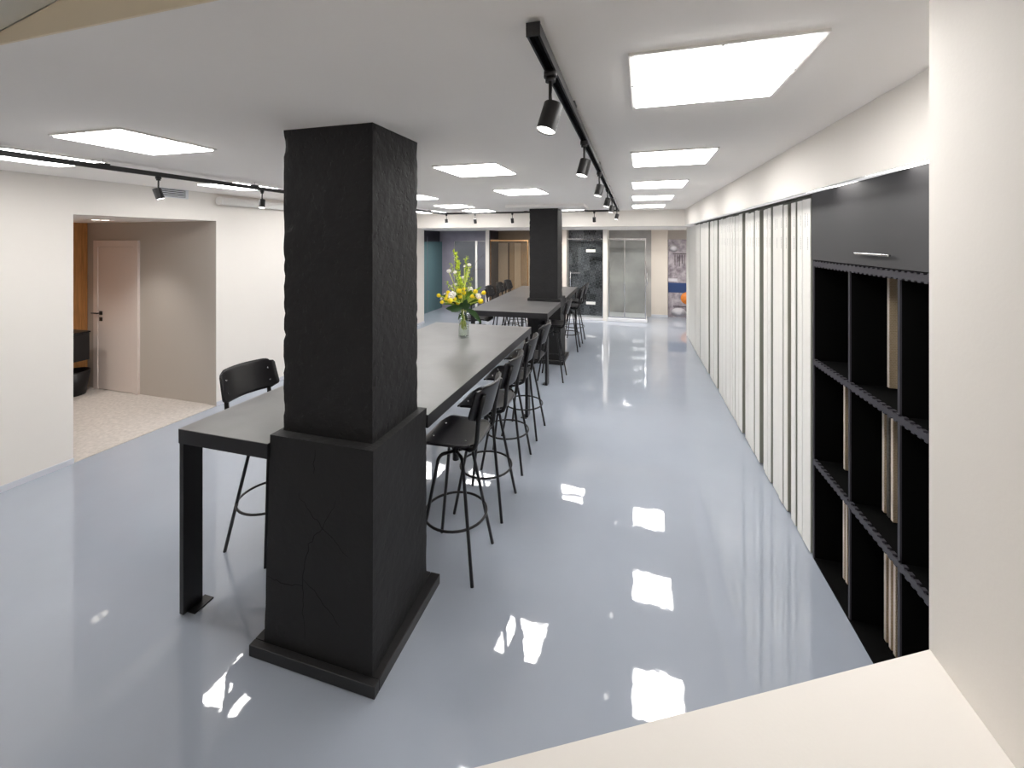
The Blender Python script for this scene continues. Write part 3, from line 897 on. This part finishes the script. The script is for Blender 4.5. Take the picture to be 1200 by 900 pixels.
for yy in (2.44, 2.70): m_.cyl((XR - 0.025, yy, 2.124), (XR - 0.005, yy, 2.124), 0.004, M['steel'], 8)
h_ = m_.build('handle', fd)

def sample(y, z, lb, x0=1.332, hh=0.60, m='beige_tile'):
    tt = thing('tile_sample', lb, 'tile sample', (x0, y, z), group='tile sample boards in the black unit')
    MB().box(0, 0.40, -0.011, 0.011, 0, hh, M[m], 0.001).build('board', tt)
    MB().box(-0.0012, -0.0002, -0.0075, 0.0075, 0.004, hh - 0.004, M['slat' if m == 'beige_tile' else m]).build('edge_strip', tt)
    return tt
sample(2.797, Z2 + 0.008, 'beige patterned tile sample in the top compartment of the black unit', 1.36, 0.636)
sample(3.229, Z1 + 0.008, 'single beige tile sample in the left middle compartment of the black unit')
sample(2.787, Z1 + 0.008, 'beige tile sample in the middle compartment, leftmost of three')
sample(2.744, Z1 + 0.008, 'dark grey tile sample between two beige ones in the middle compartment', m='grey_tile')
sample(2.706, Z1 + 0.008, 'beige tile sample in the middle compartment, rightmost of three')
sample(3.184, 0.013, 'beige tile sample in the lower left compartment, left of two', 1.31)
sample(3.148, 0.013, 'beige tile sample in the lower left compartment, right of two', 1.31)
sample(2.755, 0.013, 'beige tile sample in the bottom compartment, leftmost of three', 1.325)
sample(2.710, 0.013, 'beige tile sample in the bottom compartment, centre of three', 1.325)
sample(2.670, 0.013, 'beige tile sample in the bottom compartment, rightmost of three', 1.325)

t = thing('board_rack', 'white rack holding the tall sliding display boards along the right wall', 'rack', (XR, 3.37, 0))
def loc(o): o.location = (-XR, -3.37, 0); return o
loc(bx('back_panel', 1.79, 1.81, 3.364, 10.36, 0, 2.522, M['recess'], t))
loc(bx('side_panel', XR + 0.01, 1.79, 3.364, 3.378, 0, 2.522, M['recess'], t))
loc(bx('side_panel', XR - 0.004, 1.79, 10.345, 10.36, 0, 2.522, M['board'], t))
loc(bx('top_rail', XR + 0.05, 1.79, 3.378, 10.345, 2.50, 2.522, M['recess'], t))
loc(bx('plinth_rail', XR + 0.03, 1.79, 3.378, 10.345, 0, 0.012, M['recess'], t))
seg = [(3.382, 3.528), (3.534, 3.633), (3.667, 3.762), (3.847, 3.941), (3.945, 4.040), (4.060, 4.220), (4.258, 4.350), (4.354, 4.446), (4.450, 4.507), (4.611, 4.702), (4.706, 4.798), (4.806, 4.917), (4.921, 5.038), (5.042, 5.166),
       (5.271, 5.412), (5.418, 5.515), (5.519, 5.625), (5.632, 5.750), (5.754, 5.869), (5.878, 6.000), (6.004, 6.116), (6.124, 6.240), (6.244, 6.356), (6.366, 6.495), (6.499, 6.624), (6.751, 6.880), (6.884, 7.005), (7.009, 7.123), (7.135, 7.240), (7.244, 7.342),
       (7.467, 7.610), (7.614, 7.750), (7.754, 7.895), (7.905, 8.060), (8.064, 8.225), (8.229, 8.378), (8.390, 8.570), (8.574, 8.760), (8.770, 8.940), (8.944, 9.110), (9.114, 9.279), (9.290, 9.490), (9.494, 9.700), (9.704, 9.905), (9.915, 10.120), (10.124, 10.340)]
def nth(k):
    w = ['first', 'second', 'third', 'fourth', 'fifth', 'sixth', 'seventh', 'eighth', 'ninth', 'tenth', 'eleventh', 'twelfth', 'thirteenth', 'fourteenth', 'fifteenth', 'sixteenth', 'seventeenth', 'eighteenth', 'nineteenth', 'twentieth']
    if k < 20: return w[k]
    tens = {2: 'twenty', 3: 'thirty', 4: 'forty'}[(k + 1) // 10]; r = (k + 1) % 10
    return (tens[:-1] + 'ieth') if r == 0 else tens + '-' + w[r - 1]
random.seed(21)
for k, (a, b) in enumerate(seg):
    dx = random.uniform(-0.007, 0.004); zt = 2.492 + random.uniform(-0.012, 0.004)
    o = thing('display_board', 'tall white sliding display board, %s from the black shelving unit' % nth(k), 'display board', (XR + dx, a, 0.0125), group='white sliding display boards')
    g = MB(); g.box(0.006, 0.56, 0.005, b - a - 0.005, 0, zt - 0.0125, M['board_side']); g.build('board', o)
    MB().box(0, 0.0059, 0.004, b - a - 0.004, 0, zt - 0.0125, M['board'], 0.0015).build('front_edge', o)
    if k < 24:
        # small printed marks set vertically near the top, too small to read
        m_ = MB(); wv = b - a
        for (yc, z0, z1) in ((0.3, 2.30, 2.38), (0.3, 2.13, 2.22), (0.62, 2.29, 2.39)):
            if wv < 0.12 and yc > 0.5: continue
            z = z0 - 0.0125
            while z < z1 - 0.0125:
                hh = random.uniform(0.006, 0.012)
                m_.box(-0.0007, -0.0001, wv * yc - 0.0045, wv * yc + 0.0045, z, z + hh * 0.55, M['print']); z += hh
        m_.build('printed_mark', o, kind='stuff')

# two lamp bars in the slanted soffit; other lengths given a dim emission
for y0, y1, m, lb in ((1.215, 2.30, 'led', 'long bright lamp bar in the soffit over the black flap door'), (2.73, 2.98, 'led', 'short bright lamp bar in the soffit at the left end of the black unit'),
                      (2.302, 2.728, 'soffit_glow', 'dim glowing length of strip between the two bright soffit bars'), (2.982, 10.34, 'soffit_glow', 'long dim glowing strip in the soffit above the white display boards')):
    tt = thing('soffit_strip', lb, 'lamp bar', (1.105, y0, 2.5075))
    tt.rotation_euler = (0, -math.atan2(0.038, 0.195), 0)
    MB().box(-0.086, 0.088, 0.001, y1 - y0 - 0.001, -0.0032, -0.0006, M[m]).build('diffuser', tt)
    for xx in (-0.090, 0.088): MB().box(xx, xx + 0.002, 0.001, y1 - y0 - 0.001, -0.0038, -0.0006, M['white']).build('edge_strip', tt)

# ------------------------------------------------------------------ alcove downlights
for k, (x, y, lb) in enumerate([(-5.0, 10.9, 'small recessed downlight over the purple bay'), (-3.0, 10.9, 'small recessed downlight over the wooden bay'), (-1.45, 10.8, 'small recessed downlight right of the rear pillar'),
                                (-0.15, 10.9, 'small recessed downlight over the concrete-look bay'), (0.95, 11.2, 'small recessed downlight over the poster')]):
    tt = thing('recessed_downlight', lb, 'downlight', (x, y, 2.48), group='recessed downlights in the alcove')
    MB().tube([(0.045 * math.cos(a), 0.045 * math.sin(a), -0.004) for a in [2 * PI * q / 20 for q in range(20)]], 0.005, M['white'], 8, closed=True).build('trim_ring', tt)
    MB().cyl((0, 0, -0.001), (0, 0, -0.004), 0.04, M['dl'], 20).build('lens', tt)
    spot_lamp((0, 0, -0.02), DOWN, 2.7, 0.9, aim=(0, 0.25, -1), parent=tt)

# unseen round lamp, added to light the landing parapet and near wall
tt = thing('added_landing_lamp', 'added round opal lamp, out of view, over the stair landing behind the parapet', 'ceiling light', (-0.55, -0.75, 2.95))
MB().lathe([(0, -0.05), (0.10, -0.045), (0.17, -0.025), (0.19, 0.0), (0, 0.0)], M['opal'], 32).build('shade', tt)
MB().lathe([(0, 0.001), (0.20, 0.001), (0.20, 0.08), (0, 0.08)], M['white'], 32).build('base', tt)

# ------------------------------------------------------------------ showers
t = thing('glass_screen', 'teal reeded glass screens along the left side of the purple bay', 'glass screen', (-5.93, 10.3, 0))
for y0, y1 in ((0.0, 1.07), (1.08, 2.1)):
    MB().box(-0.005, 0.005, y0, y1, 0.01, 2.14, M['glass_teal']).build('pane', t)
MB().box(-0.012, 0.012, 1.062, 1.088, 0.0, 2.30, M['chrome']).build('post', t)
MB().box(-0.012, 0.012, 0, 2.1, 0.0, 0.012, M['chrome']).build('floor_rail', t)

t = thing('shower_screen', 'clear shower screen with a white profile in front of the purple wall', 'shower screen', (-5.15, 11.66, 0))
MB().box(0.0, 0.66, -0.004, 0.004, 0.012, 2.15, M['glass_smoke']).build('pane', t)
MB().box(0.72, 0.99, -0.004, 0.004, 0.012, 2.15, M['glass']).build('pane', t)
MB().box(0.66, 0.72, -0.012, 0.012, 0.0, 2.165, M['white']).build('profile', t)
MB().box(-0.015, 0.0, -0.008, 0.008, 0.0, 2.15, M['chrome']).build('profile', t)
MB().box(0.0, 0.99, -0.008, 0.008, 2.15, 2.162, M['chrome']).build('top_rail', t)
MB().box(0.0, 0.99, -0.01, 0.01, 0.0, 0.012, M['chrome']).build('floor_rail', t)

t = thing('bronze_shower_screen', 'bronze framed shower screen in front of the wooden planks', 'shower screen', (-4.04, 11.66, 0))
MB().box(0.0, 0.035, -0.015, 0.015, 0, 2.20, M['bronze']).build('post', t)
MB().box(1.14, 1.175, -0.015, 0.015, 0, 2.20, M['bronze']).build('post', t)
MB().box(0.036, 1.139, -0.015, 0.015, 2.155, 2.20, M['bronze']).build('top_rail', t)
MB().box(0.036, 1.139, -0.004, 0.004, 0.012, 2.154, M['glass_bronze']).build('pane', t)
MB().box(0.036, 1.139, -0.012, 0.012, 0.0, 0.012, M['bronze']).build('floor_rail', t)

t = thing('shower_door', 'hinged glass shower door with chrome frame before the dark patterned tiles', 'shower door', (-1.765, 11.66, 0))
MB().box(0.0, 0.025, -0.012, 0.012, 0.06, 2.235, M['chrome']).build('post', t)
MB().box(0.975, 1.0, -0.012, 0.012, 0.06, 2.235, M['chrome']).build('post', t)
MB().box(0.026, 0.974, -0.012, 0.012, 2.205, 2.235, M['chrome']).build('top_rail', t)
MB().box(0.026, 0.70, -0.004, 0.004, 0.075, 2.203, M['glass']).build('pane', t)
MB().box(0.705, 0.974, -0.004, 0.004, 0.075, 2.203, M['glass']).build('pane', t)
for z in (0.42, 1.86):
    MB().box(0.54, 0.79, -0.014, 0.014, z, z + 0.075, M['white'], 0.003).build('hinge', t)
MB().box(0.68, 0.73, -0.02, 0.02, 2.15, 2.25, M['chrome'], 0.003).build('bracket', t)
g = MB(); g.tube([(0.11, -0.05, 0.90), (0.11, -0.05, 1.32)], 0.012, M['chrome'], 12)
for z in (0.96, 1.26): g.cyl((0.11, -0.05, z), (0.11, 0.0, z), 0.008, M['chrome'], 8)
g.build('handle', t)
MB().box(0.09, 0.38, -0.02, -0.008, 1.26, 1.30, M['chrome']).build('towel_rail', t)
bx('sill', -0.0, 1.0, -0.06, 0.34, 0.0, 0.06, M['gloss_white'], t, 0.004)

t = thing('shower_cabin', 'square chrome framed corner shower cabin with white tray before concrete-look tiles', 'shower cabin', (-0.62, 11.62, 0))
W, D = 0.94, 0.96
bx('tray', -0.03, W + 0.06, -0.04, D, 0.0, 0.09, M['gloss_white'], t, 0.012)
for x in (0.0, W):
    MB().box(x, x + 0.028, -0.014, 0.014, 0.09, 2.23, M['chrome']).build('post', t)
MB().box(0.0, W + 0.028, -0.016, 0.016, 2.19, 2.24, M['chrome']).build('top_rail', t)
MB().box(W, W + 0.03, 0.016, D, 2.19, 2.24, M['chrome']).build('top_rail', t)
MB().box(0.03, W - 0.002, -0.016, 0.016, 0.09, 0.13, M['chrome']).build('bottom_rail', t)
MB().box(0.41, 0.435, -0.018, 0.010, 0.13, 2.19, M['chrome']).build('door_profile', t)
MB().box(0.029, 0.41, -0.004, 0.004, 0.13, 2.19, M['glass']).build('pane', t)
MB().box(0.436, W - 0.001, 0.005, 0.012, 0.13, 2.19, M['glass']).build('pane', t)
MB().box(W + 0.01, W + 0.018, 0.016, D, 0.095, 2.19, M['glass']).build('pane', t)
g = MB(); g.tube([(W + 0.06, 0.2, 0.95), (W + 0.06, 0.2, 1.3)], 0.011, M['chrome'], 12)
for z in (1.0, 1.25): g.cyl((W + 0.014, 0.2, z), (W + 0.06, 0.2, z), 0.007, M['chrome'], 8)
g.build('handle', t)
MB().cyl((0.47, 0.02, 0.0905), (0.47, 0.02, 0.095), 0.03, M['dark'], 16).build('drain', t)

# printed kitchen poster at the right end of the alcove
t = thing('wall_poster', 'tall printed mural with navy band and orange disc at the alcove right end', 'poster', (0.985, 12.70, 0))
bx('print_sheet', 0.0, 0.56, 0.0, 0.30, 0.0, 2.21, M['poster'], t)
bx('navy_band', 0.0, 0.56, -0.002, -0.0005, 0.70, 0.98, M['navy'], t)
MB().lathe([(0, -0.0006), (0.17, -0.0006), (0.17, -0.0018), (0, -0.0018)], M['orange'], 32).build('orange_disc', t)
d_ = kids(t)[-1]; d_.rotation_euler = (-PI / 2, 0, 0); d_.location = (0.50, -0.0035, 0.55)
for z in (0.30, 1.79): bx('printed_shelf', 0.13, 0.56, -0.002, -0.0005, z, z + 0.022, M['dark_print'], t)
for k, (x, l) in enumerate(((0.17, .30), (0.24, .22), (0.29, .34), (0.36, .26), (0.42, .32))): bx('printed_utensil', x, x + 0.018, -0.0016, -0.0005, 1.78 - l, 1.78, M['dark_print'], t)
bx('printed_plate', 0.0, 0.24, -0.002, -0.0005, 1.015, 1.10, M['pale_print'], t)
for x, z, rx, rz in ((0.14, 1.96, 0.14, 0.10), (0.28, 0.14, 0.20, 0.13)):
    g = MB(); g.lathe([(0, -0.0006), (1, -0.0006), (1, -0.0014), (0, -0.0014)], M['pale_print'], 28); o = g.build('printed_plate', t)
    o.rotation_euler = (-PI / 2, 0, 0); o.scale = (rx, rz, 1); o.location = (x, -0.001, z)

# ------------------------------------------------------------------ vase and bouquet on the first table
VX, VY = -1.835, 4.40
v = thing('glass_vase', 'tall clear glass vase of water standing on the first table', 'vase', (VX, VY, TZ))
MB().lathe([(0, 0), (0.058, 0), (0.06, 0.004), (0.060, 0.37), (0.056, 0.37), (0.056, 0.02), (0, 0.02)], M['vase'], 32).build('body', v)
MB().lathe([(0, 0.0205), (0.0555, 0.0205), (0.0555, 0.15), (0, 0.15)], M['water'], 32).build('water', v)
b = thing('bouquet', 'bouquet of yellow tulips, white blooms and lime branches in the glass vase', 'bouquet', (VX, VY, TZ + 0.021))
cd = 4.72                                   # metres per focal length at the vase
rv = Vector((math.cos(YAW), math.sin(YAW), 0)); fv = Vector((-math.sin(YAW), math.cos(YAW), 0))
def bp(cx, cy, dep=0.0):                    # offset from the stem axis of the bouquet, measured on the photograph's scale
    return rv * ((505 + cx / 8.19 - 543.3) * cd / F) + fv * dep + Vector((0, 0, H + (281 - (290 + cy / 8.19)) * cd / F - TZ - 0.021))
random.seed(5)
def tulip_mesh():
    g = MB(); i = g.mi(M['yellow'])
    for k in range(6):
        a0 = k * PI / 3; rr = 1.0 if k % 2 else 0.9
        prev = None
        for q in range(7):
            u = q / 6; r = 0.5 * math.sin(PI * (0.12 + 0.80 * u)) ** 0.8 * rr; z = -0.6 + 1.35 * u; wd = 0.62 * math.sin(PI * (0.1 + 0.85 * u))
            L = (r * math.cos(a0 - wd), r * math.sin(a0 - wd), z); Mi = (r * 1.12 * math.cos(a0), r * 1.12 * math.sin(a0), z); R = (r * math.cos(a0 + wd), r * math.sin(a0 + wd), z)
            cur = [g.bm.verts.new(p) for p in (L, Mi, R)]
            if prev:
                for j in range(2):
                    f = g.bm.faces.new((prev[j], prev[j + 1], cur[j + 1], cur[j])); f.smooth = True
            prev = cur
    return g
tul = None
def dirto(p):
    return (p - Vector((0, 0, 0.30))).normalized()
stems = MB()
def stem_to(p, m='stem', r=0.0045):
    a = random.uniform(0, 2 * PI); q = random.uniform(0.02, 0.048); c = random.uniform(0.02, 0.048)
    s0 = Vector((-c * math.cos(a), -c * math.sin(a), random.uniform(0.06, 0.14))); s1 = Vector((q * math.cos(a), q * math.sin(a), 0.34)); 
    d = p - s1; pts = [s0, s0.lerp(s1, 0.5), s1]
    for k in (0.35, 0.7, 1.0):
        pts.append(s1 + Vector((d.x * k ** 1.4, d.y * k ** 1.4, d.z * k)))
    stems.tube(pts, r, M[m], 6)
for (x, y, sz) in [(85, 455, .9), (170, 430, .9), (275, 415, 1.15), (323, 430, 1), (285, 470, .9), (200, 497, 1.15), (262, 525, 1.1), (235, 490, .9), (160, 465, .8), (435, 410, 1), (405, 460, .9), (510, 428, .95), (452, 472, 1.0), (480, 508, 1.15), (325, 390, .8), (120, 515, .8), (150, 490, .8)]:
    p = bp(x, y, random.uniform(-0.14, -0.03)); stem_to(p)
    if tul is None:
        o = tulip_mesh().build('tulip', b); tul = o
    else:
        o = tul.copy(); C.objects.link(o); o.parent = b
    o.location = p; o.scale = (0.050 * sz, 0.050 * sz, 0.040 * sz)
    dd = dirto(p); dd.z *= 0.5; o.rotation_euler = dd.to_track_quat('Z', 'Y').to_euler()
def bloom(p, r, seed):
    g = MB(); i = g.mi(M['petal']); bmesh.ops.create_icosphere(g.bm, subdivisions=4, radius=1.0)
    for vv in g.bm.verts:
        n = noise.noise(vv.co * 3.2 + Vector((seed, 0, 0))) * 0.30 + noise.noise(vv.co * 8 + Vector((0, seed, 0))) * 0.22
        vv.co *= (0.92 + n); vv.co.z *= 0.8
    o = g.build('white_bloom', b); o.location = p; o.scale = (r, r, r); o.rotation_euler = dirto(p).to_track_quat('Z', 'Y').to_euler(); stem_to(p * 0.97)
for k, (x, y, r) in enumerate([(175, 225, .026), (232, 237, .022), (372, 165, .023), (360, 222, .013), (303, 293, .022), (210, 450, .048), (372, 407, .036), (458, 462, .036), (125, 455, .014), (100, 490, .016), (228, 360, .018), (326, 178, .012), (195, 375, .010)]):
    bloom(bp(x, y, random.uniform(-0.08, 0.05)), r, k * 3.1)
def leaf(p0, p1, wd, m, droop=0.06, name='leaf'):
    g = MB(); i = g.mi(M[m]); d = p1 - p0; side = d.cross(fv).normalized(); side = (side + Vector((0, 0, 0.05))).normalized()
    nrm = side.cross(d).normalized(); prev = None; n = 8
    for k in range(n + 1):
        u = k / n; c = p0 + d * u + Vector((0, 0, droop * math.sin(PI * u))); ww = wd * math.sin(PI * (0.06 + 0.93 * u)) ** 0.75
        cur = [g.bm.verts.new(c - side * ww), g.bm.verts.new(c + nrm * ww * 0.35), g.bm.verts.new(c + side * ww)]
        if prev:
            for j in range(2):
                f = g.bm.faces.new((prev[j], prev[j + 1], cur[j + 1], cur[j])); f.smooth = True
        prev = cur
    return g.build(name, b)
for k in range(46):      # filler foliage between the blooms
    a_ = random.uniform(-1.0, 1.0); yy_ = random.uniform(440, 560)
    x1_ = 300 + a_ * 190; d1_ = random.uniform(-.07, .13)
    leaf(bp(300 + a_ * 60, 575, d1_ * .3), bp(x1_, yy_ - 40 * (1 - abs(a_)), d1_), random.uniform(0.009, 0.016), random.choice(['leaf_mid', 'leaf_mid', 'leaf', 'lime']), 0.03)
cn = bp(300, 570)
leaf(bp(340, 585, -.06), bp(492, 708, -.12), 0.030, 'leaf', 0.03)
leaf(bp(300, 575, -.04), bp(155, 575, -.10), 0.034, 'leaf', 0.0)
leaf(bp(310, 570, -.06), bp(205, 600, -.12), 0.026, 'leaf', 0.0)
leaf(bp(320, 580, -.06), bp(350, 485, -.11), 0.032, 'leaf', 0.0)
leaf(bp(320, 590, -.05), bp(385, 530, -.10), 0.026, 'leaf', 0.0)
leaf(bp(300, 590, -.05), bp(300, 520, -.08), 0.03, 'leaf', 0.0)
leaf(bp(300, 610, -.02), bp(265, 690, -.04), 0.012, 'leaf', 0.0)
leaf(bp(320, 610, -.02), bp(352, 705, -.04), 0.012, 'leaf', 0.0)
leaf(bp(300, 600, .0), bp(300, 712, -.03), 0.014, 'leaf_mid', 0.0)
for x, y, dx, dy in ((240, 560, 75, 470), (240, 545, 45, 462), (260, 540, 140, 480), (330, 540, 420, 420), (350, 540, 487, 378), (340, 560, 440, 545), (290, 540, 230, 420), (310, 530, 330, 420), (350, 520, 400, 400), (280, 520, 180, 500), (360, 560, 470, 500), (250, 560, 100, 520), (320, 520, 300, 380), (300, 530, 260, 440), (330, 545, 380, 460)):
    leaf(bp(x, y, random.uniform(-.06, .03)), bp(dx, dy, random.uniform(-.12, .08)), random.uniform(0.012, 0.020), 'leaf_mid', 0.03)
def branch(pts, n, r=0.0022, sz=0.018, m='lime'):
    g = MB(); dep = random.uniform(-0.05, 0.05); P = [bp(x, y, dep) for x, y in pts]; P = [Vector((0, 0, 0.30))] + P
    g.tube(P, r * 1.4, M['leaf_mid'], 6, r2=r * 0.7); i = g.mi(M[m])
    tot = len(P) - 2
    for k in range(n):
        q = random.random() ** 0.9 * tot; a = min(int(q), tot - 1); u = q - a
        c = P[a + 1].lerp(P[a + 2], u) + Vector((random.gauss(0, .010), random.gauss(0, .010), random.gauss(0, .006)))
        d = Vector((random.gauss(0, 1), random.gauss(0, 1), random.uniform(0, 1.5))).normalized(); s = d.cross(Vector((random.gauss(0, 1), random.gauss(0, 1), random.gauss(0, 1)))).normalized()
        l = sz * random.uniform(.7, 1.3); wv = l * 0.33
        vs = [g.bm.verts.new(c), g.bm.verts.new(c + d * l * .5 + s * wv), g.bm.verts.new(c + d * l), g.bm.verts.new(c + d * l * .5 - s * wv)]
        g.bm.faces.new(vs).material_index = i
    g.build('lime_branch', b)
branch([(285, 430), (272, 330), (262, 200), (235, 90), (215, 30)], 230, sz=0.020)
branch([(270, 420), (262, 280), (250, 200), (262, 130)], 190, sz=0.020)
branch([(320, 420), (318, 340), (335, 230), (338, 90)], 190, sz=0.020)
branch([(345, 420), (362, 300), (368, 190)], 50, sz=0.013)
branch([(220, 430), (175, 395), (145, 338)], 60)
branch([(260, 400), (215, 250), (182, 160)], 70, sz=0.014)
branch([(360, 420), (385, 360), (390, 290)], 50, sz=0.013)
branch([(300, 420), (300, 350), (290, 300)], 60)
branch([(255, 420), (225, 385), (200, 365)], 40)
tw = MB()
tw.tube([Vector((0, 0, .3)), bp(372, 330), bp(410, 210), bp(440, 130), bp(505, 68)], 0.002, M['twig'], 5, r2=0.001)
tw.tube([bp(405, 225), bp(450, 208), bp(505, 210)], 0.0012, M['twig'], 5, r2=0.0008)
tw.build('twig', b)
stems.build('stems', b)

bpy.context.view_layer.update()
